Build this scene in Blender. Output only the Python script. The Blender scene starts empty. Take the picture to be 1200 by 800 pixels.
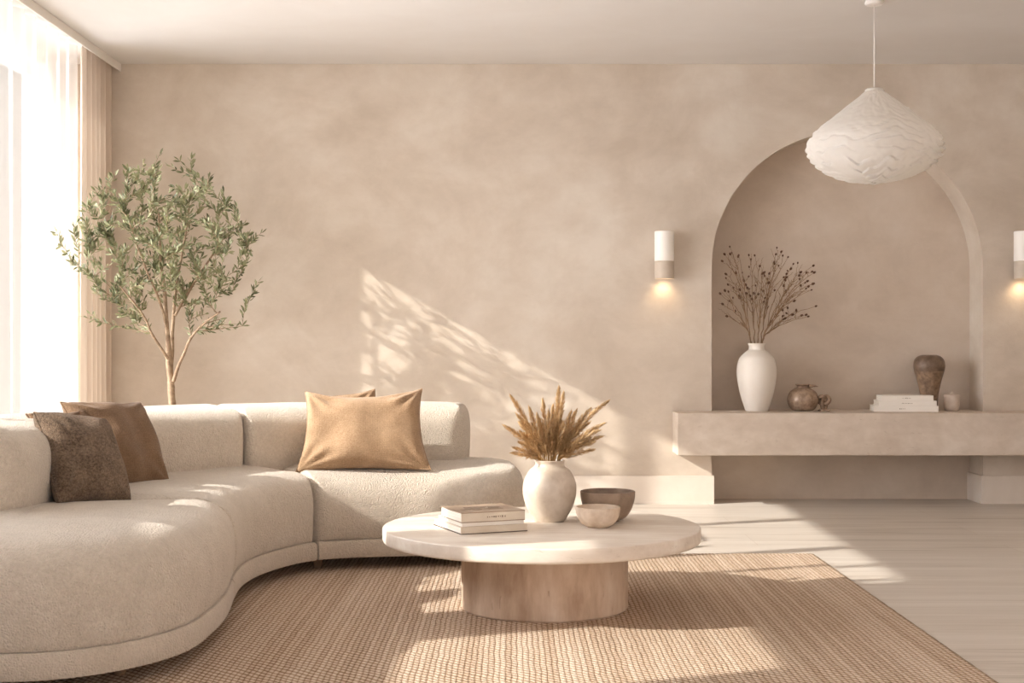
import bpy, bmesh, math, random
from mathutils import Vector, Matrix, noise
R_ = random.Random(7)
S = bpy.context.scene
COL = S.collection
PI = math.pi
F, HZ, CH = 1600.0, 403.0, 0.98          # focal length (px), horizon row, camera height

def P(px, py, d):
    return Vector(((px - 600) / F * d, d, CH + (HZ - py) / F * d))

# ------------------------------------------------------------------ helpers
def tag(o, label=None, cat=None, group=None, kind=None):
    if label: o['label'] = label
    if cat: o['category'] = cat
    if group: o['group'] = group
    if kind: o['kind'] = kind
    return o

def root_origin(p):
    v = Vector((0, 0, 0))
    while p is not None:
        v = v + p.location
        p = p.parent
    return v

def thing(name, loc, label, cat, group=None):
    o = bpy.data.objects.new(name, None)
    o.empty_display_size = 0.05
    o.location = loc
    COL.objects.link(o)
    return tag(o, label, cat, group)

def mk(name, V, Fc, mat, parent=None, at=None, smooth=True, world=True, rot=None):
    """one mesh object; V in world coordinates unless world=False"""
    if parent is not None:
        org = root_origin(parent) if world else Vector((0, 0, 0))
    else:
        org = Vector(at) if at is not None else Vector((0, 0, 0))
        if not world: org = Vector((0, 0, 0))
    me = bpy.data.meshes.new(name)
    me.from_pydata([tuple(Vector(v) - org) for v in V], [], Fc)
    me.update()
    if smooth:
        me.polygons.foreach_set('use_smooth', [True] * len(me.polygons))
    o = bpy.data.objects.new(name, me)
    COL.objects.link(o)
    mats = mat if isinstance(mat, (list, tuple)) else [mat]
    for m in mats: me.materials.append(m)
    if parent is not None: o.parent = parent
    elif at is not None: o.location = at
    return o

def fix(o, doubles=1e-5, angle=None):
    bm = bmesh.new(); bm.from_mesh(o.data)
    if doubles: bmesh.ops.remove_doubles(bm, verts=bm.verts, dist=doubles)
    bmesh.ops.recalc_face_normals(bm, faces=bm.faces)
    bm.to_mesh(o.data); bm.free()
    if angle is not None:
        try: o.data.set_sharp_from_angle(angle=angle)
        except Exception: pass
    return o

class MB:
    def __init__(s): s.V = []; s.F = []
    def add(s, V, Fc):
        b = len(s.V); s.V += [Vector(v) for v in V]; s.F += [tuple(i + b for i in f) for f in Fc]
    def box(s, x0, x1, y0, y1, z0, z1):
        s.add([(x0,y0,z0),(x1,y0,z0),(x1,y1,z0),(x0,y1,z0),(x0,y0,z1),(x1,y0,z1),(x1,y1,z1),(x0,y1,z1)],
              [(0,3,2,1),(4,5,6,7),(0,1,5,4),(1,2,6,5),(2,3,7,6),(3,0,4,7)])
    def lathe(s, prof, c=(0,0,0), n=64, ends=True):
        V = []; Fc = []
        for (r, z) in prof:
            for i in range(n):
                a = 2*PI*i/n
                V.append((c[0]+r*math.cos(a), c[1]+r*math.sin(a), c[2]+z))
        m = len(prof)
        for k in range(m-1):
            for i in range(n):
                j = (i+1) % n
                Fc.append((k*n+i, k*n+j, (k+1)*n+j, (k+1)*n+i))
        if ends:
            Fc.append(tuple(range(n-1, -1, -1)))
            Fc.append(tuple((m-1)*n+i for i in range(n)))
        s.add(V, Fc)
    def tube(s, pts, rad, n=8, caps=True):
        pts = [Vector(p) for p in pts]
        if not isinstance(rad, (list, tuple)): rad = [rad]*len(pts)
        V = []; Fc = []; prev = None
        for k, p in enumerate(pts):
            t = (pts[min(k+1, len(pts)-1)] - pts[max(k-1, 0)])
            t = t.normalized() if t.length > 1e-9 else Vector((0,0,1))
            if prev is None:
                a = Vector((1,0,0)) if abs(t.x) < .9 else Vector((0,1,0))
                u = t.cross(a).normalized()
            else:
                u = (prev - t*prev.dot(t))
                u = u.normalized() if u.length > 1e-9 else t.orthogonal().normalized()
            prev = u; w = t.cross(u)
            for i in range(n):
                an = 2*PI*i/n
                V.append(p + (u*math.cos(an) + w*math.sin(an))*rad[k])
        for k in range(len(pts)-1):
            for i in range(n):
                j = (i+1) % n
                Fc.append((k*n+i, k*n+j, (k+1)*n+j, (k+1)*n+i))
        if caps:
            Fc.append(tuple(range(n-1, -1, -1))); Fc.append(tuple((len(pts)-1)*n+i for i in range(n)))
        s.add(V, Fc)
    def build(s, name, mat, parent=None, at=None, smooth=True, angle=None, **k):
        o = mk(name, s.V, s.F, mat, parent, at, smooth, **k)
        fix(o, 1e-6, angle)
        return o

def bevel(o, w, seg=2):
    m = o.modifiers.new('bevel', 'BEVEL'); m.width = w; m.segments = seg; m.limit_method = 'ANGLE'; m.angle_limit = math.radians(40)
    return o

# ------------------------------------------------------------------ materials
def srgb(r, g, b):
    f = lambda c: ((c/255+.055)/1.055)**2.4 if c/255 > .04045 else c/255/12.92
    return (f(r), f(g), f(b), 1)

class NT:
    def __init__(s, name):
        s.m = bpy.data.materials.new(name); s.m.use_nodes = True
        s.t = s.m.node_tree; s.t.nodes.clear()
        s.out = s.n('ShaderNodeOutputMaterial')
    def n(s, typ, **kw):
        x = s.t.nodes.new(typ)
        for k, v in kw.items(): setattr(x, k, v)
        return x
    def l(s, a, b): s.t.links.new(a, b)
    def math(s, op, a, b=None, c=None, clamp=False):
        x = s.n('ShaderNodeMath', operation=op); x.use_clamp = clamp
        for i, v in enumerate((a, b, c)):
            if v is None: continue
            if isinstance(v, (int, float)): x.inputs[i].default_value = v
            else: s.l(v, x.inputs[i])
        return x.outputs[0]
    def coord(s, scale=(1,1,1), rot=(0,0,0)):
        tc = s.n('ShaderNodeTexCoord'); mp = s.n('ShaderNodeMapping')
        mp.inputs['Scale'].default_value = scale; mp.inputs['Rotation'].default_value = rot
        s.l(tc.outputs['Object'], mp.inputs['Vector'])
        return mp.outputs['Vector']
    def noise(s, vec, scale, detail=4, rough=.5, dist=0):
        x = s.n('ShaderNodeTexNoise'); x.inputs['Scale'].default_value = scale
        x.inputs['Detail'].default_value = detail; x.inputs['Roughness'].default_value = rough
        x.inputs['Distortion'].default_value = dist
        s.l(vec, x.inputs['Vector']); return x.outputs['Fac']
    def ramp(s, fac, stops):
        x = s.n('ShaderNodeValToRGB'); e = x.color_ramp.elements
        while len(e) < len(stops): e.new(.5)
        for i, (p, c) in enumerate(stops): e[i].position = p; e[i].color = c
        s.l(fac, x.inputs['Fac']); return x.outputs['Color']
    def mix(s, fac, a, b, blend='MIX'):
        x = s.n('ShaderNodeMix', data_type='RGBA', blend_type=blend)
        if isinstance(fac, (int, float)): x.inputs[0].default_value = fac
        else: s.l(fac, x.inputs[0])
        for i, v in ((6, a), (7, b)):
            if isinstance(v, tuple): x.inputs[i].default_value = v
            else: s.l(v, x.inputs[i])
        return x.outputs[2]
    def bump(s, h, strength, dist=.002, prev=None):
        x = s.n('ShaderNodeBump'); x.inputs['Strength'].default_value = strength
        x.inputs['Distance'].default_value = dist
        s.l(h, x.inputs['Height'])
        if prev is not None: s.l(prev, x.inputs['Normal'])
        return x.outputs['Normal']
    def bsdf(s, color, rough=.6, normal=None, **kw):
        b = s.n('ShaderNodeBsdfPrincipled')
        if isinstance(color, tuple): b.inputs['Base Color'].default_value = color
        else: s.l(color, b.inputs['Base Color'])
        if isinstance(rough, (int, float)): b.inputs['Roughness'].default_value = rough
        else: s.l(rough, b.inputs['Roughness'])
        if normal is not None: s.l(normal, b.inputs['Normal'])
        for k, v in kw.items(): b.inputs[k].default_value = v
        s.l(b.outputs[0], s.out.inputs['Surface'])
        return b

def m_plaster(name, c0, c1, c2, bump=.5):
    t = NT(name); v = t.coord()
    a = t.noise(v, 1.1, 6, .62, .6); b = t.noise(t.coord((1, 1, 1.4)), 3.0, 6, .65, .3)
    f = t.math('ADD', t.math('MULTIPLY', a, .6), t.math('MULTIPLY', b, .4))
    col = t.ramp(f, [(.36, c0), (.5, c1), (.64, c2)])
    fine = t.noise(v, 28, 5, .6)
    col = t.mix(t.math('MULTIPLY', fine, .12), col, c2)
    nb = t.bump(b, bump*.45, .010)
    nb = t.bump(t.noise(t.coord((1, 1, 1.8)), 9, 6, .7, .8), bump*.5, .006, nb)
    t.bsdf(col, .88, nb)
    return t.m

def m_travertine(name, base, dark, light, stretch=(1, 1, 1), rough=.5, rot=(0,0,0), pits=True):
    t = NT(name); v = t.coord(stretch, rot); o = t.coord()
    a = t.noise(v, 3.0, 7, .6, .4); b = t.noise(v, 11, 6, .6, .2)
    f = t.math('ADD', t.math('MULTIPLY', a, .65), t.math('MULTIPLY', b, .35))
    col = t.ramp(f, [(.32, dark), (.5, base), (.66, light)])
    nb = None
    if pits:
        p = t.noise(v, 26, 3, .5, .5)
        pm = t.ramp(p, [(.66, (0,0,0,1)), (.72, (1,1,1,1))])
        col = t.mix(t.math('MULTIPLY', pm, .45), col, dark)
        inv = t.math('SUBTRACT', 1.0, pm)
        nb = t.bump(inv, .5, .003)
        nb = t.bump(b, .15, .003, nb)
    t.bsdf(col, rough, nb)
    return t.m

def m_fabric(name, col, col2, scale=400, strength=.5, dist=.002, sheen=.3, rough=.95, weave=False, big=0):
    t = NT(name); v = t.coord()
    if weave:
        sx = t.n('ShaderNodeSeparateXYZ'); t.l(v, sx.inputs[0])
        wx = t.math('ABSOLUTE', t.math('SINE', t.math('MULTIPLY', sx.outputs[0], scale)))
        wy = t.math('ABSOLUTE', t.math('SINE', t.math('MULTIPLY', sx.outputs[1], scale)))
        h = t.math('MULTIPLY', t.math('ADD', wx, wy), .5)
        h = t.math('ADD', h, t.math('MULTIPLY', t.noise(v, scale*.5, 3, .6), .8))
    else:
        vo = t.n('ShaderNodeTexVoronoi'); vo.inputs['Scale'].default_value = scale
        t.l(v, vo.inputs['Vector'])
        h = t.math('SUBTRACT', 1.0, vo.outputs['Distance'])
        h = t.math('ADD', t.math('MULTIPLY', h, .7), t.math('MULTIPLY', t.noise(v, scale*.6, 3, .6), .6))
    mott = t.noise(v, 9, 4, .6)
    f = t.math('ADD', t.math('MULTIPLY', t.noise(v, scale*.45, 3, .7), .6), t.math('MULTIPLY', mott, .4))
    c = t.ramp(f, [(.36, col2), (.62, col)])
    nb = None
    if big: nb = t.bump(t.noise(v, 7, 3, .5, .4), big, .02)
    nb = t.bump(h, strength, dist, nb)
    t.bsdf(c, rough, nb, **{'Sheen Weight': sheen, 'Sheen Roughness': .5, 'Specular IOR Level': .2})
    return t.m

def m_plain(name, c, rough=.5, c2=None, nscale=8, bumpv=0, **kw):
    t = NT(name)
    v = t.coord()
    f = t.noise(v, nscale, 5, .6, .3)
    col = t.ramp(f, [(.35, c2 or c), (.65, c)])
    nb = t.bump(f, bumpv, .004) if bumpv else None
    t.bsdf(col, rough, nb, **kw)
    return t.m

M = {}
M['wall'] = m_plaster('wall_plaster', srgb(192,177,160), srgb(206,192,176), srgb(218,207,193))
M['niche'] = m_plaster('niche_plaster', srgb(192,175,158), srgb(205,189,172), srgb(215,201,186))
M['ceiling'] = m_plain('ceiling_paint', srgb(217,212,207), .9, srgb(213,207,201), 2)
M['white'] = m_plain('warm_white_paint', srgb(232,226,219), .6)
M['board'] = m_plain('baseboard_paint', srgb(222,210,197), .7, srgb(216,203,189), 5)
M['shelf'] = m_travertine('shelf_travertine', srgb(208,193,177), srgb(194,177,160), srgb(220,207,193), (1,1,1.6), .62)
M['tabletop'] = m_travertine('tabletop_travertine', srgb(224,212,198), srgb(208,193,177), srgb(236,228,217), (.8,3.2,3), .42, (0,0,.25))
M['tablebase'] = m_travertine('table_base_travertine', srgb(201,177,154), srgb(162,134,110), srgb(222,205,187), (2.2,2.2,.6), .6)
M['boucle'] = m_fabric('cream_boucle', srgb(217,205,189), srgb(200,187,170), 170, .95, .006, .35, big=.25)
M['boucle_base'] = m_fabric('cream_boucle_base', srgb(212,199,183), srgb(195,182,165), 170, .9, .005, .3)
M['pillow_tan'] = m_fabric('tan_linen', srgb(184,153,121), srgb(146,117,88), 420, .8, .002, .2, weave=True, big=.5)
M['pillow_brown'] = m_fabric('brown_linen', srgb(138,111,86), srgb(106,82,61), 420, .8, .002, .15, weave=True, big=.4)
M['pillow_taupe'] = m_fabric('taupe_weave', srgb(150,127,105), srgb(78,62,48), 290, 1, .006, .1, big=.15)
M['drape'] = None

def m_cloth(name, c, transp, transl, rough=1.0, tcol=(1,1,1,1)):
    t = NT(name)
    v = t.coord((6, 6, .3))
    f = t.noise(v, 12, 3, .6)
    col = t.mix(t.math('MULTIPLY', f, .15), c, tuple(x*.85 for x in c[:3]) + (1,))
    d = t.n('ShaderNodeBsdfDiffuse'); t.l(col, d.inputs[0])
    tr = t.n('ShaderNodeBsdfTranslucent'); t.l(col, tr.inputs[0])
    m1 = t.n('ShaderNodeMixShader'); m1.inputs[0].default_value = transl
    t.l(d.outputs[0], m1.inputs[1]); t.l(tr.outputs[0], m1.inputs[2])
    if transp > 0:
        tp = t.n('ShaderNodeBsdfTransparent'); tp.inputs[0].default_value = tcol
        m2 = t.n('ShaderNodeMixShader'); m2.inputs[0].default_value = transp
        t.l(m1.outputs[0], m2.inputs[1]); t.l(tp.outputs[0], m2.inputs[2])
        t.l(m2.outputs[0], t.out.inputs[0])
    else:
        t.l(m1.outputs[0], t.out.inputs[0])
    return t.m
M['sheer'] = m_cloth('sheer_voile', srgb(238,234,229), .48, .14)
M['drape'] = m_cloth('linen_drape', srgb(200,184,168), .0, .10)
M['paper'] = m_cloth('crumpled_paper', srgb(246,242,236), .0, .45)

def m_glass():
    t = NT('window_glass')
    tp = t.n('ShaderNodeBsdfTransparent'); tp.inputs[0].default_value = (.97,.98,.97,1)
    g = t.n('ShaderNodeBsdfGlossy'); g.inputs['Roughness'].default_value = .02
    fr = t.n('ShaderNodeFresnel'); fr.inputs[0].default_value = 1.3
    mx = t.n('ShaderNodeMixShader'); t.l(fr.outputs[0], mx.inputs[0])
    t.l(tp.outputs[0], mx.inputs[1]); t.l(g.outputs[0], mx.inputs[2]); t.l(mx.outputs[0], t.out.inputs[0])
    return t.m
M['glass'] = m_glass()

def m_floor():
    t = NT('pale_wood_floor'); tc = t.coord()
    sx = t.n('ShaderNodeSeparateXYZ'); t.l(tc, sx.inputs[0])
    br = t.n('ShaderNodeTexBrick')
    br.inputs['Scale'].default_value = 1.0
    br.inputs['Brick Width'].default_value = 2.4; br.inputs['Row Height'].default_value = .37
    br.inputs['Mortar Size'].default_value = .0022; br.inputs['Mortar Smooth'].default_value = .3
    br.inputs['Color1'].default_value = (.3,.3,.3,1); br.inputs['Color2'].default_value = (.7,.7,.7,1)
    br.inputs['Mortar'].default_value = (.5,.5,.5,1)
    t.l(tc, br.inputs['Vector'])
    g1 = t.noise(t.coord((.35, 5, 1)), 2.2, 6, .62, .5)
    g2 = t.noise(t.coord((.8, 22, 1)), 3, 5, .6, .2)
    bc = t.n('ShaderNodeSeparateColor'); t.l(br.outputs['Color'], bc.inputs[0])
    f = t.math('ADD', t.math('MULTIPLY', g1, .6), t.math('MULTIPLY', g2, .28))
    f = t.math('ADD', f, t.math('MULTIPLY', bc.outputs[0], .12))
    col = t.ramp(f, [(.34, srgb(168,155,140)), (.45, srgb(200,190,178)), (.62, srgb(214,206,196))])
    col = t.mix(t.math('MULTIPLY', br.outputs['Fac'], .35), col, srgb(160,140,120))
    nb = t.bump(t.math('SUBTRACT', 1.0, br.outputs['Fac']), .3, .002)
    nb = t.bump(g2, .1, .002, nb)
    rough = t.math('ADD', .34, t.math('MULTIPLY', g1, .2))
    t.bsdf(col, rough, nb)
    return t.m
M['floor'] = m_floor()

def m_rug():
    t = NT('woven_jute'); tc = t.coord((1,1,1), (0,0,0))
    wob = t.noise(tc, 9, 3, .5); w2 = t.noise(t.coord((110,75,60)), 1, 4, .7)
    sx = t.n('ShaderNodeSeparateXYZ'); t.l(tc, sx.inputs[0])
    x = t.math('ADD', sx.outputs[0], t.math('MULTIPLY', wob, .012))
    y = t.math('ADD', sx.outputs[1], t.math('MULTIPLY', wob, .02))
    xs = t.math('DIVIDE', x, .0175)
    row = t.math('FLOOR', xs)
    par = t.math('MULTIPLY', t.math('MODULO', row, 2.0), .5)
    ys = t.math('ADD', t.math('DIVIDE', y, .03), par)
    hx = t.math('ABSOLUTE', t.math('SINE', t.math('MULTIPLY', xs, PI)))
    # slanted strands within a row: a braid
    frx = t.math('FRACT', xs)
    ys2 = t.math('ADD', ys, t.math('MULTIPLY', frx, .5))
    hy = t.math('ABSOLUTE', t.math('SINE', t.math('MULTIPLY', ys2, PI)))
    h = t.math('MULTIPLY', t.math('POWER', hx, .28), t.math('POWER', hy, .5))
    # thicker and thinner rows along the length
    rn = t.n('ShaderNodeTexWhiteNoise', noise_dimensions='1D'); t.l(row, rn.inputs['W'])
    strand = t.noise(t.coord((55, 4, 1)), 3, 4, .7)
    big = t.noise(t.coord((6, .35, 1)), 2, 3, .6)
    f = t.math('MULTIPLY', h, .5)  # weave height also darkens the gaps: shade between strands put into the colour
    f = t.math('ADD', f, t.math('MULTIPLY', w2, .42))
    f = t.math('ADD', f, t.math('MULTIPLY', rn.outputs['Value'], .10))
    f = t.math('ADD', f, t.math('MULTIPLY', big, .16))
    col = t.ramp(f, [(.34, srgb(98,72,50)), (.52, srgb(164,136,110)), (.68, srgb(198,174,150)), (.86, srgb(226,208,190))])
    nb = t.bump(h, .8, .005)
    nb = t.bump(w2, .9, .006, nb)
    nb = t.bump(strand, .3, .003, nb)
    t.bsdf(col, .95, nb, **{'Specular IOR Level': .15})
    return t.m
M['rug'] = m_rug()
M['rug_edge'] = m_fabric('jute_edge', srgb(184,161,134), srgb(124,99,76), 120, .9, .004, .1)
M['bark'] = m_plain('olive_bark', srgb(176,152,126), .85, srgb(130,106,84), 30, .6)

def m_leaf():
    t = NT('olive_leaf'); v = t.coord()
    f = t.noise(v, 9, 3, .6)
    geo = t.n('ShaderNodeNewGeometry')
    col = t.ramp(f, [(.35, srgb(78,82,54)), (.52, srgb(112,115,80)), (.66, srgb(150,149,112))])
    col = t.mix(t.math('MULTIPLY', geo.outputs['Backfacing'], .45), col, srgb(176,176,138))
    d = t.n('ShaderNodeBsdfPrincipled'); d.inputs['Roughness'].default_value = .55; t.l(col, d.inputs['Base Color'])
    tr = t.n('ShaderNodeBsdfTranslucent'); t.l(col, tr.inputs[0])
    mx = t.n('ShaderNodeMixShader'); mx.inputs[0].default_value = .3
    t.l(d.outputs[0], mx.inputs[1]); t.l(tr.outputs[0], mx.inputs[2]); t.l(mx.outputs[0], t.out.inputs[0])
    return t.m
M['leaf'] = m_leaf()
M['pot'] = m_plain('planter_clay', srgb(196,170,142), .8, srgb(182,156,128), 10, .2)
M['soil'] = m_plain('soil', srgb(82,62,46), 1, srgb(52,38,28), 60, .8)
M['ceramic_white'] = m_plain('matte_white_ceramic', srgb(240,233,223), .45, srgb(234,226,215), 4)
M['ceramic_cream'] = m_plain('cream_glazed_ceramic', srgb(216,203,187), .33, srgb(194,177,158), 14, .06)
M['ceramic_small'] = m_plain('pale_sand_ceramic', srgb(226,208,188), .5, srgb(202,178,154), 20, .1)
M['ceramic_brown'] = m_plain('brown_stoneware', srgb(160,138,118), .42, srgb(132,110,92), 16, .1)
M['clay_rim'] = m_plain('raw_clay', srgb(160,126,96), .85)
M['jar_glaze'] = m_plain('mottled_metallic_glaze', srgb(178,154,132), .24, srgb(138,114,94), 34, .06, Metallic=.25)
M['urn'] = m_plain('dark_brown_urn_glaze', srgb(150,124,100), .45, srgb(104,82,64), 26, .2)
M['urn_top'] = m_plain('dark_urn_shoulder', srgb(126,103,84), .42, srgb(96,76,59), 30, .2)
M['candle'] = m_plain('grey_clay_pot', srgb(214,198,184), .45, srgb(200,184,170), 20)
M['stem'] = m_plain('dry_stem', srgb(196,156,98), .9, srgb(160,120,70), 40)
M['plume'] = m_plain('dry_plume', srgb(224,192,144), .95, srgb(190,152,106), 60)
M['twig'] = m_plain('dry_twig', srgb(164,134,102), .9, srgb(124,96,70), 40)
M['pod'] = m_plain('dry_seed_pod', srgb(112,78,54), .8, srgb(84,56,38), 60)
M['foot'] = m_plain('dark_wood_foot', srgb(140,112,86), .5)
M['page'] = None
def m_pages():
    t = NT('book_pages'); v = t.coord((1,1,420))
    f = t.noise(v, 2, 2, .5)
    t.bsdf(t.ramp(f, [(.35, srgb(222,212,196)), (.6, srgb(248,242,232))]), .9)
    return t.m
M['page'] = m_pages()
M['cover_white'] = m_plain('white_cover', srgb(243,236,226), .5, srgb(238,230,218), 6)
M['cover_cream'] = m_plain('cream_cover', srgb(224,211,192), .55, srgb(214,199,179), 9)
M['cover_grey'] = m_plain('grey_brown_cover', srgb(172,150,128), .4, srgb(146,122,100), 7)
M['cover_dark'] = m_plain('dark_board', srgb(82,64,50), .6)
M['ink'] = m_plain('dark_ink', srgb(92,78,68), .7)
M['ink_soft'] = m_plain('soft_ink', srgb(150,132,114), .7)
M['sconce'] = m_plain('sconce_white', srgb(248,242,234), .5)
M['sconce_low'] = m_plain('sconce_grey_sand', srgb(206,192,176), .7, srgb(198,183,166), 20)
def m_emit(name, c, s):
    t = NT(name); e = t.n('ShaderNodeEmission'); e.inputs[0].default_value = c; e.inputs[1].default_value = s
    t.l(e.outputs[0], t.out.inputs[0]); return t.m
M['bulb'] = m_emit('warm_bulb', (1, .72, .42, 1), 9)

# ------------------------------------------------------------------ the room
WY = 8.39                 # back wall plane
NB = WY + .25             # back of the niche
XL, XR = -2.75, 4.3
YF = -.6
ZC = 2.70
def struct(o): o['kind'] = 'structure'; return o
def sbox(name, mat, *a):
    b = MB(); b.box(*a)
    return struct(b.build(name, mat, smooth=False))

sbox('floor', M['floor'], XL-.25, XR+.1, YF, NB+.2, -.1, 0)
sbox('ceiling', M['ceiling'], XL-.25, XR+.1, YF, NB+.2, ZC, ZC+.1)
sbox('wall_right', M['wall'], XR, XR+.1, YF, WY, 0, ZC)

# back wall with the arched recess cut through the front layer
AX0, AX1 = (834-600)/F*WY, (1152-600)/F*WY
AC = (AX0+AX1)/2; AR = (AX1-AX0)/2
AZ = CH + (HZ-313)/F*WY
def back_wall():
    n = 48
    arch = [(AX0, 0)] + [(AC - AR*math.cos(PI*i/n), AZ + AR*math.sin(PI*i/n)) for i in range(n+1)] + [(AX1, 0)]
    V = []; Fc = []
    def add(x, y, z): V.append((x, y, z)); return len(V)-1
    # front face: strips from arch points up to the ceiling
    fr = [add(x, WY, z) for x, z in arch]; bk = [add(x, NB, z) for x, z in arch]
    tops = [add(x, WY, ZC) for x, z in arch]
    for i in range(1, len(arch)-2):
        Fc.append((fr[i], fr[i+1], tops[i+1], tops[i]))
    a = add(XL-.25, WY, 0); b = add(XL-.25, WY, ZC); c = add(XR+.1, WY, 0); d = add(XR+.1, WY, ZC)
    Fc.append((a, fr[0], fr[1], tops[1], b)); Fc.append((fr[-1], c, d, tops[-2], fr[-2]))
    for i in range(len(arch)-1): Fc.append((fr[i], bk[i], bk[i+1], fr[i+1]))
    o = mk('wall_back', V, Fc, M['wall'], smooth=False)
    fix(o, 1e-6); o.data.polygons.foreach_set('use_smooth', [True]*len(o.data.polygons))
    o.data.set_sharp_from_angle(angle=math.radians(30))
    return struct(o)
back_wall()
sbox('wall_niche', M['niche'], AX0-.05, AX1+.05, NB-.002, NB+.12, 0, AZ+AR+.05)
# base boards
BH = .172
sbox('baseboard_back', M['board'], XL, AX0+.012, WY-.018, WY+.0, 0, BH)
o = MB(); o.box(AX1, XR, WY-.018, WY, 0, BH); struct(o.build('baseboard_right', M['board'], smooth=False))
o = MB(); o.box(AX1-.016, AX1-.0005, WY-.018, NB-.004, 0, BH); struct(o.build('baseboard_niche', M['board'], smooth=False))

# left wall with the two tall windows
WT = 2.61
W1 = (3.88, 8.15); W2 = (2.62, 3.53); WB = .04; W2Z = (1.37, 2.16)
def wall_left():
    b = MB(); x0, x1 = XL-.22, XL
    b.box(x0, x1, YF, NB, WT, ZC)
    b.box(x0, x1, YF, W2[0], 0, WT); b.box(x0, x1, W2[1], W1[0], 0, WT); b.box(x0, x1, W1[1], NB, 0, WT)
    b.box(x0, x1, W2[0], W2[1], 0, W2Z[0]); b.box(x0, x1, W2[0], W2[1], W2Z[1], WT); b.box(x0, x1, W1[0], W1[1], 0, WB)
    struct(b.build('wall_left', M['white'], smooth=False))
wall_left()
def window(name, y0, y1, mull, WB=WB, WT=WT):
    r = bpy.data.objects.new(name, None); r.location = (XL-.12, (y0+y1)/2, WB); COL.objects.link(r); struct(r)
    b = MB(); x0, x1 = XL-.15, XL-.09
    b.box(x0, x1, y0, y1, WB, WB+.05); b.box(x0, x1, y0, y1, WT-.05, WT)
    b.box(x0, x1, y0, y0+.05, WB+.05, WT-.05); b.box(x0, x1, y1-.05, y1, WB+.05, WT-.05)
    for m, w in mull: b.box(x0, x1, m-w/2, m+w/2, WB+.05, WT-.05)
    bevel(b.build('window_frame', M['white'], r, smooth=False), .004)
    ys = [y0+.05] + [q for m, w in mull for q in (m-w/2, m+w/2)] + [y1-.05]
    for i in range(0, len(ys), 2):
        g = MB(); g.box(XL-.123, XL-.117, ys[i], ys[i+1], WB+.05, WT-.05)
        g.build('window_pane', M['glass'], r, smooth=False)
window('window_1', W1[0], W1[1], [(4.36, .03), (4.88, .09), (5.94, .09), (7.0, .07)])
window('window_2', W2[0], W2[1], [], W2Z[0], W2Z[1])

# pelmet along the top of the window side
PB = 2.652
b = MB(); b.box(-2.412, -2.40, YF, WY, PB, ZC)
bevel(struct(b.build('trim_1', M['white'], smooth=False)), .003)
# ceiling line where wall meets ceiling: fine shadow reveal
# ------------------------------------------------------------------ curtains
def curtain(name, mat, x, y0, y1, z0, z1, wave, amp, seed, label, cat, th=.0):
    r = random.Random(seed)
    N = int((y1-y0)/wave*14)
    ys = [y0 + (y1-y0)*i/N for i in range(N+1)]
    zs = [z0, z0+.02] + [z0+.02+(z1-z0-.02)*i/22 for i in range(1, 23)]
    V = []; Fc = []
    for k, z in enumerate(zs):
        hh = (z-z0)/(z1-z0)
        for i, y in enumerate(ys):
            ph = 2*PI*(y-y0)/wave + 2.6*noise.noise(Vector((y*1.9, seed, 0))) + .6*noise.noise(Vector((y*3, seed, hh*1.1)))
            am = amp*(.75+.5*noise.noise(Vector((y*4, 3+seed, hh*.8))))*(1-.12*hh)
            xx = x + am*math.sin(ph) + am*.25*math.sin(2*ph+1)
            V.append((xx, y + .25*am*math.cos(ph), z))
    n = N+1
    for k in range(len(zs)-1):
        for i in range(N):
            Fc.append((k*n+i, k*n+i+1, (k+1)*n+i+1, (k+1)*n+i))
    o = mk(name, V, Fc, mat, at=(x, (y0+y1)/2, z0))
    tag(o, label, cat)
    return o
curtain('sheer_curtain', M['sheer'], -2.505, .3, 7.86, .012, ZC-.012, .17, .034, 3,
        'white sheer floor-length voile curtain glowing across the window at the left', 'curtain')
curtain('linen_drape', M['drape'], -2.457, 7.80, 8.372, .012, ZC-.012, .098, .032, 5,
        'beige linen drape gathered between the sheer curtain and the back wall', 'curtain')

# ------------------------------------------------------------------ shelf
SY0, SZ0, SZ1 = 8.13, .317, .568
o = MB(); o.box(.986, XR-.02, SY0, WY-.001, SZ0, SZ1); o.box(AX0+.002, AX1-.002, WY-.001, NB-.004, SZ0, SZ1)
o = o.build('floating_ledge', M['shelf'], at=(2.06, SY0, SZ0), smooth=False); bevel(o, .004)
tag(o, 'long thick travertine-look floating ledge running through the arched niche', 'shelf')

# ------------------------------------------------------------------ rug
RX0, RX1, RY0, RY1, RT = -1.55, 1.385, 3.1, 6.30, .014
def rug():
    t = thing('jute_rug', ((RX0+RX1)/2, (RY0+RY1)/2, 0), 'large woven tan jute rug under the round coffee table and the sofa front', 'rug')
    b = MB(); b.box(RX0, RX1, RY0, RY1, .001, RT)
    bevel(b.build('rug_body', M['rug'], t, smooth=False), .005)
    # plaited edging: a two strand twist round the border
    e = MB(); L = .03
    def side(p0, p1):
        p0 = Vector(p0); p1 = Vector(p1); n = int((p1-p0).length/.008)
        d = (p1-p0).normalized(); w = Vector((-d.y, d.x, 0))
        for ph in (0, PI):
            pts = []
            for i in range(n+1):
                s = (p1-p0).length*i/n
                a = 2*PI*s/L + ph
                pts.append(p0 + d*s + w*.004*math.cos(a) + Vector((0,0,.0015*math.sin(a))))
            e.tube(pts, .0045, 5)
    z = RT-.005
    side((RX1, RY0, z), (RX1, RY1, z)); side((RX1, RY1, z), (RX0, RY1, z)); side((RX0, RY0, z), (RX1, RY0, z)); side((RX0, RY1, z), (RX0, RY0, z))
    e.build('braided_edge', M['rug_edge'], t)
rug()

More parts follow.
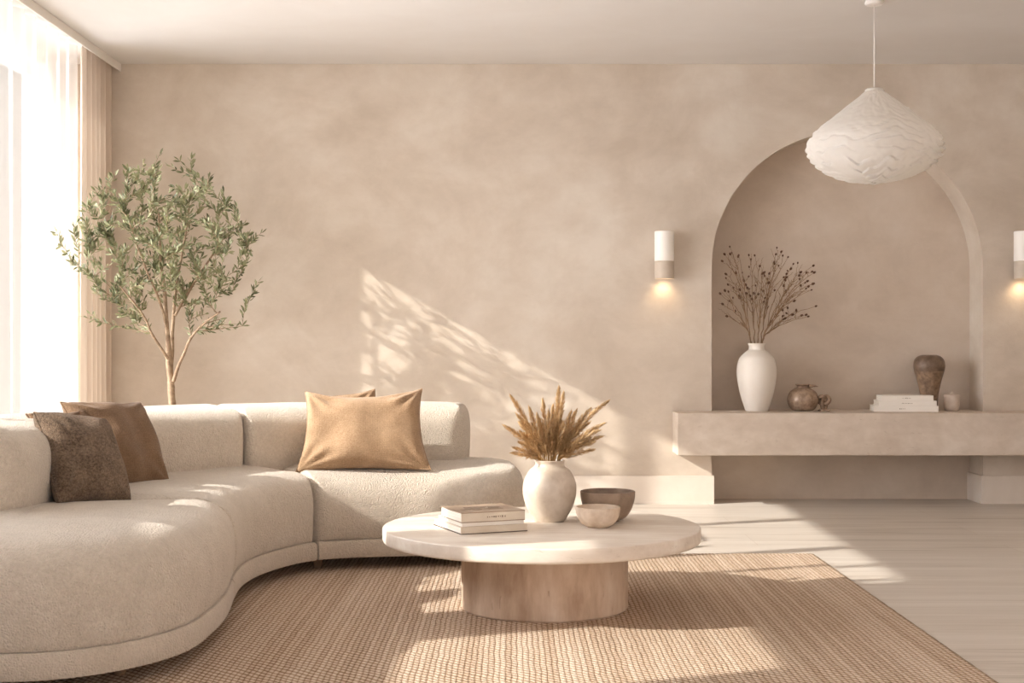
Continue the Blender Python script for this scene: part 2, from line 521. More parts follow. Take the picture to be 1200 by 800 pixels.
# ------------------------------------------------------------------ sofa
def catmull(pts, u):
    n = len(pts)-1
    u = max(0, min(n-1e-6, u)); i = int(u); f = u-i
    p1, p2 = pts[i], pts[i+1]
    p0 = pts[i-1] if i > 0 else p1*2-p2
    p3 = pts[i+2] if i+2 <= n else p2*2-p1
    return .5*((2*p1) + (p2-p0)*f + (2*p0-5*p1+4*p2-p3)*f*f + (3*p1-p0-3*p2+p3)*f**3)
class Ribbon:
    def __init__(s, pairs):
        s.I = [Vector((a[0], a[1])) for a, b in pairs]; s.O = [Vector((b[0], b[1])) for a, b in pairs]
        s.n = len(pairs)-1
        s.tab = [0.0]; s.K = 400; prev = s.mid(0)
        for k in range(1, s.K+1):
            q = s.mid(s.n*k/s.K); s.tab.append(s.tab[-1] + (q-prev).length); prev = q
    def mid(s, u): return (catmull(s.I, u)+catmull(s.O, u))/2
    def arc(s, u):
        x = u/s.n*s.K; i = min(int(x), s.K-1); return s.tab[i] + (s.tab[i+1]-s.tab[i])*(x-i)
    def inv(s, a):
        if a <= 0: return 0
        if a >= s.tab[-1]: return s.n
        lo, hi = 0, s.K
        while hi-lo > 1:
            m = (lo+hi)//2
            if s.tab[m] <= a: lo = m
            else: hi = m
        return s.n*(lo + (a-s.tab[lo])/max(1e-9, s.tab[hi]-s.tab[lo]))/s.K
    def width(s, u0, u1): return sum((catmull(s.I, u0+(u1-u0)*k/10)-catmull(s.O, u0+(u1-u0)*k/10)).length for k in range(11))/11

def slab(rib, u0, u1, prof, rad, gap=.0, wob=0, seed=0, k0=1, k1=1):
    """rounded slab between the two curves. rad = corner radii: inner-start, inner-end, outer-end, outer-start"""
    a0, a1 = rib.arc(u0)+gap, rib.arc(u1)-gap
    L = a1-a0; W = rib.width(u0, u1)
    na, ne = 10, 26
    def ring(dl):
        out = []
        x0, x1, y0, y1 = k0*dl, L-k1*dl, dl, W-dl
        m = min((x1-x0)/2, (y1-y0)/2)
        rr = [max(min(q-dl, m*.999), min(.004, m*.5)) for q in rad]
        cs = [((x0+rr[0], y0+rr[0]), PI, rr[0]), ((x1-rr[1], y0+rr[1]), 1.5*PI, rr[1]),
              ((x1-rr[2], y1-rr[2]), 0, rr[2]), ((x0+rr[3], y1-rr[3]), .5*PI, rr[3])]
        arcs = []
        for (c, st, r) in cs:
            arcs.append([(c[0]+r*math.cos(st+.5*PI*i/na), c[1]+r*math.sin(st+.5*PI*i/na)) for i in range(na+1)])
        for k in range(4):
            out += arcs[k]
            p = arcs[k][-1]; q = arcs[(k+1) % 4][0]
            for i in range(1, ne): out.append((p[0]+(q[0]-p[0])*i/ne, p[1]+(q[1]-p[1])*i/ne))
        return out
    V = []; Fc = []; n = None
    for (dl, z) in prof:
        rg = ring(min(dl, W/2*.985)); n = len(rg)
        for (s, t) in rg:
            u = rib.inv(a0+s); v = t/W
            q = catmull(rib.I, u)*(1-v) + catmull(rib.O, u)*v
            zz = z
            if wob:
                zz += wob*noise.noise(Vector((q.x*3.1, q.y*3.1, seed)))*min(1, dl/.15)
            V.append((q.x, q.y, zz))
    m = len(prof)
    for k in range(m-1):
        for i in range(n):
            j = (i+1) % n
            Fc.append((k*n+i, k*n+j, (k+1)*n+j, (k+1)*n+i))
    Fc.append(tuple(range(n-1, -1, -1))); Fc.append(tuple((m-1)*n+i for i in range(n)))
    return V, Fc
def prof_round(z0, zs, z1, Rh, e=2.4, U=.04, Wh=.5, crown=.0, n=14):
    """side profile: tucked in at the foot, fullest at zs, then rolled over on to the top"""
    p = []
    for k in range(7):
        a = .5*PI*(1-k/7); p.append((U*(1-math.cos(a)), zs-(zs-z0)*math.sin(a)))
    for k in range(n+1):
        a = .5*PI*k/n
        p.append((Rh*(1-math.cos(a)**(2/e)), zs+(z1-zs)*math.sin(a)**(2/e)))
    for k in range(1, 6):
        f = k/5; p.append((Rh+(Wh-Rh)*f, z1+crown*(1-(1-f)**2)))
    return p

SEAT = Ribbon([((-.99,3.68),(-2.02,3.68)), ((-.945,4.15),(-2.03,4.05)), ((-.945,4.55),(-2.04,4.30)), ((-.985,4.88),(-2.05,4.55)),
               ((-1.01,5.2),(-2.05,5.3)), ((-.96,5.50),(-1.86,6.05)), ((-.815,5.77),(-1.44,6.52)),
               ((-.52,5.87),(-.95,6.70)), ((-.2,5.90),(-.4,6.72)), ((.075,5.93),(.03,6.62))])
BACK = Ribbon([((-1.56,4.26),(-1.98,4.24)), ((-1.55,4.7),(-2.03,4.7)), ((-1.58,5.15),(-2.08,5.3)), ((-1.42,5.6),(-1.93,5.98)),
               ((-1.15,5.92),(-1.46,6.52)), ((-.86,6.13),(-.98,6.70)), ((-.55,6.23),(-.56,6.73)), ((-.215,6.27),(-.20,6.72))])
def sofa():
    t = thing('curved_sofa', (-1.4, 5.2, 0), 'large curved cream boucle sofa sweeping round the left of the coffee table', 'sofa')
    seats = [(0, 3, (.42,.06,.06,.3)), (3, 6, (.06,.075,.06,.06)), (6, 9, (.075,.28,.28,.06))]
    for i, (u0, u1, rd) in enumerate(seats):
        p = prof_round(.142, .27, .437, .20, 2.5, .022, .5, .016)
        V, Fc = slab(SEAT, u0, u1, p, rd, .001, .010, i, (.9, .3, .3)[i], (.3, .3, .45)[i])
        fix(mk('seat_cushion', V, Fc, M['boucle'], t))
    bp = [(.03, .062), (.01, .066), (.006, .075), (.006, .128), (.012, .140), (.05, .146)]
    for i, (u0, u1, rd) in enumerate(seats):
        rd2 = tuple(max(.01, q if q > .2 else .005) for q in rd)
        V, Fc = slab(SEAT, u0, u1, bp, rd2, .001)
        fix(mk('base', V, Fc, M['boucle_base'], t), angle=math.radians(40))
    backs = [(0, 2.15, (.14,.06,.06,.14)), (2.15, 4, (.06,.06,.06,.06)), (4, 7, (.06,.085,.085,.06))]
    for i, (u0, u1, rd) in enumerate(backs):
        z1 = .715 if i == 0 else .702
        p = prof_round(.34, .56, z1, .19, 2.7, .075 if i == 0 else .045, .24, .004)
        p = [(.07, .16)] + p
        V, Fc = slab(BACK, u0, u1, p, rd, .001, .01, 10+i, (.6, .3, .3)[i], (.3, .3, .38)[i])
        fix(mk('back_cushion', V, Fc, M['boucle'], t))
    for (x, y) in ((-1.15,4.0),(-1.9,3.95),(-1.12,5.0),(-1.95,5.1),(-.84,5.90),(-1.42,6.3),(-.1,6.05),(-.15,6.55)):
        on = RX0 < x < RX1 and RY0 < y < RY1
        f = MB(); f.lathe([(.018, RT if on else .0), (.02, .03), (.024, .066)], (x, y, 0), 20)
        f.build('foot', M['foot'], t, angle=.6)
sofa()

# ------------------------------------------------------------------ pillows
def pillow(name, mat, w, h, th, loc, rot, label, seed=0, pinch=.09, sag=.0, wr=1.0, flare=0):
    n = 44; V = []; Fc = []
    def surf(i, j, sgn):
        u = -1+2*i/n; v = -1+2*j/n
        u = math.sin(u*PI/2)*.35+u*.65; v = math.sin(v*PI/2)*.35+v*.65
        x = w/2*u*(1-pinch*(1-v*v)*u*u); y = h/2*v*(1-pinch*(1-u*u)*v*v)
        e = max(0, (1-u*u)*(1-v*v))
        z = th/2*e**.40
        q = Vector((u*1.5, v*1.5, seed+sgn*3))
        z += wr*.020*noise.noise(q*1.1)*e**.3
        # creases running in from the corners and sides
        for (cu, cv) in ((-1,-1),(1,-1),(-1,1),(1,1)):
            du, dv = u-cu, v-cv; rr = math.hypot(du, dv)
            if rr > .02:
                an = math.atan2(dv*cv, du*cu)
                z += wr*.0065*math.sin(an*11+seed+cu)*math.exp(-((rr-.42)/.26)**2)*e**.25
        y -= sag*(1-u*u)*max(0, v)*.5
        x += flare*w*.5*u*(-v)*abs(u)
        return Vector((x, y, z*sgn if sgn > 0 else -z*.9))
    idx = {}
    for sgn in (1, -1):
        for j in range(n+1):
            for i in range(n+1):
                edge = i in (0, n) or j in (0, n)
                if sgn < 0 and edge: idx[(sgn,i,j)] = idx[(1,i,j)]; continue
                idx[(sgn,i,j)] = len(V); p = surf(i, j, sgn)
                if edge: p.z = .006*math.sin(9*p.x/w+seed)+.006*math.sin(8*p.y/h)
                V.append(p)
        for j in range(n):
            for i in range(n):
                f = (idx[(sgn,i,j)], idx[(sgn,i+1,j)], idx[(sgn,i+1,j+1)], idx[(sgn,i,j+1)])
                Fc.append(f if sgn > 0 else f[::-1])
    o = mk(name, V, Fc, mat, world=False)
    border = [V[idx[(1,i,0)]] for i in range(n)] + [V[idx[(1,n,j)]] for j in range(n)] + \
             [V[idx[(1,n-i,n)]] for i in range(n)] + [V[idx[(1,0,n-j)]] for j in range(n+1)]
    b = MB(); b.tube(border, .0028, 6)
    s = mk('piping', b.V, b.F, mat, world=False); s.parent = o
    o.matrix_world = Matrix.Translation(loc) @ rot.to_4x4()
    tag(o, label, 'pillow')
    return o
def face(az, lean, roll=0):
    """pillow standing on its lower edge: front normal points to azimuth az (deg from -y toward +x), leaning back"""
    base = Matrix(((1,0,0),(0,0,-1),(0,1,0)))        # local x->X, y->Z, z->-Y
    return (Matrix.Rotation(math.radians(az), 3, 'Z') @ Matrix.Rotation(math.radians(-lean), 3, 'X') @ base @ Matrix.Rotation(math.radians(roll), 3, 'Z'))

pillow('throw_pillow', M['pillow_tan'], .555, .385, .19, P(426, 504, 6.03), face(3, 24, 1),
       'light tan linen throw pillow leaning on the sofa back nearest the dried grasses', 3, .10, .05, 1.6, .06)
pillow('throw_pillow', M['pillow_tan'], .29, .36, .08, P(408, 504, 6.17), face(10, 18, 6),
       'tan throw pillow showing only its top corner behind the light tan one', 8, .09)
pillow('throw_pillow', M['pillow_brown'], .38, .39, .18, P(127, 522, 5.32)+Vector((.04,-.025,0)), face(56, 30, -2),
       'smooth brown throw pillow standing behind the nubby taupe one', 5, .09, .0, 1.4)
pillow('throw_pillow', M['pillow_taupe'], .31, .345, .19, P(91, 538, 4.74)+Vector((.02,-.01,0)), face(60, 30, -8),
       'nubby dark taupe throw pillow, frontmost at the left end of the sofa', 12, .04, .0, 1.0)
pillow('throw_pillow', M['pillow_brown'], .26, .33, .065, Vector((-1.585, 4.945, .60)), face(60, 35, 0),
       'brown throw pillow mostly hidden behind the nubby taupe one and the left back cushion', 15, .09)

# ------------------------------------------------------------------ coffee table
TX, TY, TZ = .108, 5.03, .312
t = thing('coffee_table', (TX, TY, RT), 'low round travertine coffee table on a drum base standing on the jute rug', 'table')
b = MB(); b.lathe([(.0,0),(.572,0),(.578,.002),(.5815,.006),(.583,.012),(.583,.046),(.5822,.0495),(.5805,.0513),(.578,.052),(.0,.052)], (TX, TY, TZ-.052), 128, False)
b.build('tabletop', M['tabletop'], t, angle=math.radians(35))
b = MB(); b.lathe([(0,RT),(.302,RT),(.3065,RT+.006),(.3065,TZ-.053),(0,TZ-.053)], (TX+.012, TY, 0), 96, False)
b.build('drum_base', M['tablebase'], t, angle=math.radians(35))

def vase(name, c, outer, th, mats, label, cat, group=None, n=64, foot=None):
    """outer: (r, z) from the base up to the rim; inside wall follows at th"""
    t = thing(name, c, label, cat, group)
    prof = [(0, 0)] + list(outer)
    inner = [(max(.002, r-th), z) for r, z in outer if z > th*1.5]
    inner = inner[::-1]
    prof2 = prof + [(outer[-1][0]-th*.5, outer[-1][1]+th*.3)] + inner + [(0, th*1.5)]
    b = MB(); b.lathe(prof2, c, n, False)
    b.build('body', mats, t, angle=math.radians(50))
    return t
def smooth_prof(pts, k=6):
    pts = [Vector(p) for p in pts]; out = []
    for i in range((len(pts)-1)*k+1): 
        q = catmull(pts, i/k); out.append((max(q.x, .001), q.y))
    return out

VX, VY = .142, 5.16
vase('round_vase', (VX, VY, TZ), smooth_prof([(.052,.0),(.060,.006),(.088,.055),(.101,.105),(.098,.150),(.078,.190),(.058,.207),(.054,.218),(.058,.229)]), .006,
     M['ceramic_cream'], 'round cream glazed vase of dried grasses on the coffee table', 'vase')
def bowl(name, c, r, h, mat, label, footr):
    t = thing(name, c, label, 'bowl')
    o = [(footr, 0)] + [(footr*.9+(r-footr*.9)*math.sin(.5*PI*k/24), .003+(h-.003)*(1-math.cos(.5*PI*k/24))) for k in range(1, 25)]
    th = .005
    inner = [(max(.002, q[0]-th), q[1]) for q in o if q[1] > .012][::-1]
    b = MB(); b.lathe([(0,0.004),(footr*.85,0.004),(footr*.9,0)] + o + [(r-th*.5, h+.0015)] + inner + [(0,.012)], c, 72, False)
    b.build('body', mat, t, angle=math.radians(50))
    return t
bowl('bowl', (.362, 5.165, TZ), .104, .112, M['ceramic_brown'], 'larger brown stoneware bowl behind the small pale bowl', .042)
bowl('bowl', (.3135, 4.985, TZ), .082, .074, M['ceramic_small'], 'small pale sand ceramic bowl in front of the brown bowl', .038)

# ------------------------------------------------------------------ books
def book(name, c, w, dp, h, ang, mc, label, group, cat='book', spine_marks=0, dark_under=False, pic=False, cover=.003, seed=0, spine=None):
    """c = centre of the underside; spine on local -y side, pages show on the other three"""
    spine = spine or mc
    t = bpy.data.objects.new(name, None); t.location = c; t.rotation_euler = (0, 0, ang); COL.objects.link(t)
    tag(t, label, cat, group)
    def pm(nm, b, m, par=t): return mk(nm, b.V, b.F, m, par, smooth=False, world=False)
    b = MB(); b.box(-w/2, w/2, -dp/2, dp/2, h-cover, h)
    if not dark_under: b.box(-w/2, w/2, -dp/2, dp/2, 0, cover)
    bevel(pm('cover', b, mc), .0006, 1)
    b = MB(); b.box(-w/2+.0005, w/2-.0005, -dp/2+.0005, -dp/2+cover, cover, h-cover); pm('spine', b, spine)
    if dark_under:
        b = MB(); b.box(-w/2, w/2, -dp/2, dp/2, 0, cover); o = pm('back_cover', b, M['cover_dark']); o['label'] = 'dark back cover'
    b = MB(); b.box(-w/2+.003, w/2-.003, -dp/2+cover, dp/2-.004, cover, h-cover)
    pm('pages', b, M['page'])
    r = random.Random(seed)
    if spine_marks:
        b = MB(); x = -w*.1
        for k in range(spine_marks):
            ww = r.uniform(.002, .006); hh = r.uniform(.10, .24)*h
            b.box(x, x+ww, -dp/2-.0003, -dp/2+.0008, h*.5-hh/2, h*.5+hh/2*r.uniform(.3, 1))
            x += ww + r.uniform(.0015, .006)
            if x > w*.42: break
        pm('spine_lettering', b, M['ink_soft'])
    if pic:
        b = MB()
        for k in range(26):
            a = r.uniform(0, 2*PI); q = r.uniform(.1, 1)**.6
            x, y = q*w*.30*math.cos(a)-.01, q*dp*.24*math.sin(a)
            s1, s2 = r.uniform(.006, .03), r.uniform(.003, .012)
            b.box(x-s1, x+s1, y-s2, y+s2, h-.0002, h+.0004+.00003*k)
        pm('cover_picture', b, M['ink_soft'])
    return t
A = math.atan2(.098, .234)
ux = Vector((math.cos(A), math.sin(A), 0)); uy = Vector((-math.sin(A), math.cos(A), 0))
K0 = Vector((-.179, 4.782, TZ))
def bk(offx, offy, z, w, dp, **k):
    c = K0 + ux*(offx+w/2) + uy*(offy+dp/2) + Vector((0, 0, z))
    return book('book', c, w, dp, ang=A, **k)
g = 'books stacked on the coffee table'
bk(0, 0, 0, .254, .285, h=.027, mc=M['cover_cream'], label='thick cream book with dark underside, bottom of the coffee table stack', group=g, dark_under=True, seed=1)
bk(.006, .004, .0272, .236, .25, h=.013, mc=M['cover_white'], label='thin pale book in the middle of the coffee table stack', group=g, cover=.002, seed=2)
bk(.002, .000, .0404, .243, .215, h=.036, mc=M['cover_grey'], label='book with a greyish brown picture cover, top of the coffee table stack', group=g, spine_marks=9, pic=True, seed=3, spine=M['cover_cream'])
# lettering block on the top book's pale spine label
def shelf_books():
    g = 'white books stacked on the ledge'
    rows = [(1018, 1100, .0, .036, 4, 'lowest and widest of the white books stacked on the ledge'),
            (1024, 1098, .0362, .030, 9, 'middle one of the white books stacked on the ledge'),
            (1028, 1094, .0664, .032, 6, 'topmost and smallest of the white books stacked on the ledge')]
    for i, (p0, p1, z, h, mk_, lab) in enumerate(rows):
        d = 8.33; w = (p1-p0)/F*d*.90; x = (p1-600)/F*d - w/2
        book('book', (x, d+.08+.004*i, SZ1+z), w, .20, h, math.radians(-7+i*1.5), M['cover_white'], lab, g, spine_marks=mk_, cover=.003, seed=20+i)
shelf_books()

# ------------------------------------------------------------------ things on the ledge
D = 8.39
def sx(px, d=D): return (px-600)/F*d
VWX, VWY = sx(887), 8.40
vase('tall_vase', (VWX, VWY, SZ1), smooth_prof([(.062,.0),(.070,.008),(.100,.10),(.119,.20),(.120,.265),(.105,.325),(.070,.362),(.050,.378),(.048,.400),(.054,.415)]), .006,
     M['ceramic_white'], 'tall matte white vase holding dry branches on the ledge', 'vase')
JX = sx(942); 
t = thing('round_jar', (JX, 8.42, SZ1), 'squat glossy mottled brown jar with a pouring lip on the ledge', 'jar')
b = MB(); jp = smooth_prof([(.046,.0),(.072,.010),(.092,.048),(.0945,.080),(.080,.116),(.052,.138),(.037,.145),(.037,.154),(.047,.163)])
b.lathe([(0,0)] + jp + [(.044,.1655)] + [(max(.002, r-.006), z) for r, z in jp if z > .01][::-1] + [(0,.01)], (JX, 8.42, SZ1), 64, False)
b.build('body', M['jar_glaze'], t)
b = MB(); pts = []
for k in range(8):
    f = k/7; pts.append((JX+.035+.055*f, 8.40, SZ1+.152+.004*math.sin(f*PI)-.002*f))
b.tube(pts, [.012-.010*k/7 for k in range(8)], 8); b.build('pouring_lip', M['jar_glaze'], t)
# knotted clay ornament
t2 = []
KX = sx(966)
b = MB(); pts = []
for k in range(121):
    a = 2*PI*k/120
    x = (math.sin(a)+2*math.sin(2*a))*.0115; z = (math.cos(a)-2*math.cos(2*a))*.0155; y = -math.sin(3*a)*.013
    pts.append((KX+x, 8.40+y, SZ1+.0585+z))
b.tube(pts, .0125, 10, False)
b.lathe([(0,0),(.036,0),(.038,.006),(.026,.012),(0,.013)], (KX, 8.40, SZ1), 24, False)
o = b.build('knot_ornament', M['jar_glaze'], at=(KX, 8.40, SZ1)); tag(o, 'small knotted brown clay ornament beside the squat jar', 'ornament')
# brown urn
UX = sx(1093)
t = thing('urn', (UX, 8.46, SZ1), 'dark brown urn with a broad shoulder behind the white books', 'urn')
up = smooth_prof([(.046,.0),(.050,.01),(.056,.10),(.072,.18),(.090,.245)])
up2 = smooth_prof([(.090,.245),(.095,.275),(.090,.310),(.070,.335),(.044,.345)])
b = MB(); b.lathe([(0,0)] + up, (UX, 8.46, SZ1), 48, False); b.build('body', M['urn'], t)
b = MB(); b.lathe(up2 + [(.040,.343),(.055,.325),(0,.32)], (UX, 8.46, SZ1), 48, False); o = b.build('shoulder', M['urn_top'], t); o['label'] = 'darker rounded shoulder'
# candle pot with lid
CX = sx(1116)
t = thing('lidded_pot', (CX, 8.40, SZ1), 'small pale lidded pot at the right end of the niche', 'pot')
b = MB(); b.lathe([(0,0),(.034,0),(.041,.006),(.047,.035),(.049,.088),(.0,.088)], (CX, 8.40, SZ1), 40, False); b.build('body', M['candle'], t, angle=.7)
b = MB(); b.lathe([(0,.089),(.051,.089),(.051,.096),(.046,.099),(0,.101)], (CX, 8.40, SZ1), 40, False); l = b.build('lid', M['candle'], t, angle=.7)
b = MB(); b.tube([(CX+.011*math.cos(a), 8.40, SZ1+.101+.016*math.sin(a)) for a in [PI*k/10 for k in range(11)]], .0035, 8); b.build('loop_knob', M['candle'], l)

# ------------------------------------------------------------------ dried grasses
def grasses():
    r = random.Random(21)
    tips = [(600,466),(610,497),(593,500),(607,487),(621,480),(636,471),(648,478),(655,456),(660,463),(668,485),(674,483),
            (682,492),(690,481),(711,471),(706,497),(700,505),(703,512),(694,527),(604,525),(602,531),(628,505),(641,497),
            (615,512),(652,500),(664,507),(676,507),(688,515),(635,515),(647,520),(630,488),(643,484),(622,520),(668,521),(657,488),(640,511),(653,515),(617,494),(625,498),(633,494),(650,488),(660,496),(671,496),(681,500),(689,496),(611,507),(622,511),(659,511),(680,519),(646,506),(637,520),(695,518),(610,519)]
    C = Vector((VX, VY, TZ))
    neck = .048
    for i, (px, py) in enumerate(tips):
        dd = VY + r.uniform(-.10, .10)*(1 if py > 480 else .6)
        if i >= 20: dd = VY - r.uniform(.02, .12)
        tip = P(px, py, dd)
        off = Vector((tip.x-VX, tip.y-VY, 0))
        nk = C + Vector((0,0,.232)) + (off.normalized() if off.length > 0 else off)*min(neck*.86, off.length*.45)
        foot = C + Vector((0,0,.03)) - off.normalized()*.02 + Vector((r.uniform(-.01,.01), r.uniform(-.01,.01), 0))
        t = thing('dried_grass_stem', foot, 'golden dried grass stem with a feathery plume fanning out of the round cream vase', 'dried grass', 'dried grass plumes in the round vase')
        pts = []
        ctrl = nk + Vector((off.x*.25, off.y*.25, (tip.z-nk.z)*.6))
        full = []
        for k in range(6): full.append(foot.lerp(nk, k/6))
        for k in range(15):
            f = k/14; full.append(nk*(1-f)**2 + ctrl*2*f*(1-f) + tip*f*f)
        b = MB(); b.tube(full, [.0016]*6 + [.0016-.0011*k/14 for k in range(15)], 5); b.build('stalk', M['stem'], t)
        # plume: spikelets along the upper part
        b = MB(); total = (tip-nk).length
        L = min(.155 if py < 500 else .12, total*.88)
        seg = full[6:]
        n = int(230*L/.12)
        def at(f):
            x = f*14; k = min(int(x), 13); return seg[k].lerp(seg[k+1], x-k), (seg[k+1]-seg[k]).normalized()
        for k in range(n):
            g = (k+r.random())/n
            f = 1 - (L/total)*(1-g)
            f = min(f, .999)
            p, d = at(f)
            rad = .0155*math.sin(PI*min(1, (g*.9+.10)))**.75 + .002
            a = r.uniform(0, 2*PI); u = d.orthogonal().normalized(); w = d.cross(u)
            o = u*math.cos(a)+w*math.sin(a)
            ln = r.uniform(.014, .024)
            q = p + o*rad*r.uniform(.55, 1.05) + d*ln
            side = d.cross(o).normalized()*.0013
            m = p.lerp(q, .5) + o*.001
            b.add([p, m+side, q, m-side, m+o*.0012], [(0,1,4),(1,2,4),(2,3,4),(3,0,4)])
        b.build('plume', M['plume'], t)
grasses()

# ------------------------------------------------------------------ dry branches in the tall vase
def branches():
    r = random.Random(5)
    C = Vector((VWX, VWY, SZ1))
    groups = [[(850,299),(858,297),(866,300),(852,322)], [(845,345),(848,357),(853,371),(860,338)], [(880,305),(890,313),(872,330),(868,350)],
              [(899,328),(893,322),(884,345),(896,350)], [(909,299),(915,296),(923,302),(912,312),(906,330)],
              [(952,312),(953,320),(937,320),(945,330),(930,332)], [(951,333),(950,340),(926,316),(934,345)], [(955,359),(946,371),(938,370),(925,352)]]
    pod = None
    for gi, tips in enumerate(groups):
        foot = C + Vector((r.uniform(-.02,.02), r.uniform(-.02,.02), .03))
        cx = sum(p[0] for p in tips)/len(tips); cy = sum(p[1] for p in tips)/len(tips)
        dd = VWY + r.uniform(-.09, .09)
        aim = P(cx, cy, dd)
        nk = C + Vector((max(-.035, min(.035, (aim.x-VWX)*.22)), max(-.03, min(.03, (dd-VWY)*.3)), .42))
        fork = nk.lerp(aim, .42) + Vector((0, 0, .02))
        t = thing('dry_branch', foot, 'thin brown dry branch with dark seed heads rising from the tall white vase', 'dry branch', 'dry branches in the tall white vase')
        b = MB(); ends = []
        def curve(a, c, rad0, rad1, bend):
            n = 9; m = a.lerp(c, .5) + bend
            pts = [a*(1-k/n)**2 + m*2*(k/n)*(1-k/n) + c*(k/n)**2 for k in range(n+1)]
            pts = [p + Vector((r.uniform(-1,1), r.uniform(-1,1), r.uniform(-1,1)))*.0045*(0 < k < n) for k, p in enumerate(pts)]
            b.tube(pts, [rad0+(rad1-rad0)*k/n for k in range(n+1)], 5)
            return pts
        low = [foot.lerp(nk, k/4) for k in range(5)]
        b.tube(low, .0036, 5)
        trunk = curve(nk, fork, .0036, .0027, Vector((-(aim.x-VWX)*.12, 0, .01)))
        for (px, py) in tips:
            tp = P(px, py, dd + r.uniform(-.06, .06))
            st = trunk[r.randint(4, 9)]
            tw = curve(st, tp, .0026, .0012, Vector((-(tp.x-st.x)*.25, 0, (tp.z-st.z)*.12)))
            ends.append((tp, tp-tw[-2]))
            for q in range(6):
                s2 = tw[r.randint(3, 8)]
                e2 = s2 + ((tp-st).normalized()*r.uniform(.03, .08) + Vector((r.uniform(-.05,.05), r.uniform(-.04,.04), r.uniform(-.01,.035))))
                curve(s2, e2, .0016, .0009, Vector((0, 0, .004)))
                if r.random() < .45: ends.append((e2, e2-s2))
        b.build('twig', M['twig'], t)
        for (e, d) in ends[:13]:
            if pod is None:
                pm = MB(); pm.lathe([(0,-.002),(.0045,0),(.0078,.006),(.0082,.010),(.0055,.015),(.0065,.018),(0,.014)], (0,0,0), 9, False)
                pod = mk('seed_pod', pm.V, pm.F, M['pod'], world=False); o = pod
            else:
                o = pod.copy(); COL.objects.link(o)
            o.parent = t; o.location = e-foot
            o.rotation_euler = d.to_track_quat('Z', 'Y').to_euler()
            s = r.uniform(.6, 1.0); o.scale = (s, s, s)
branches()

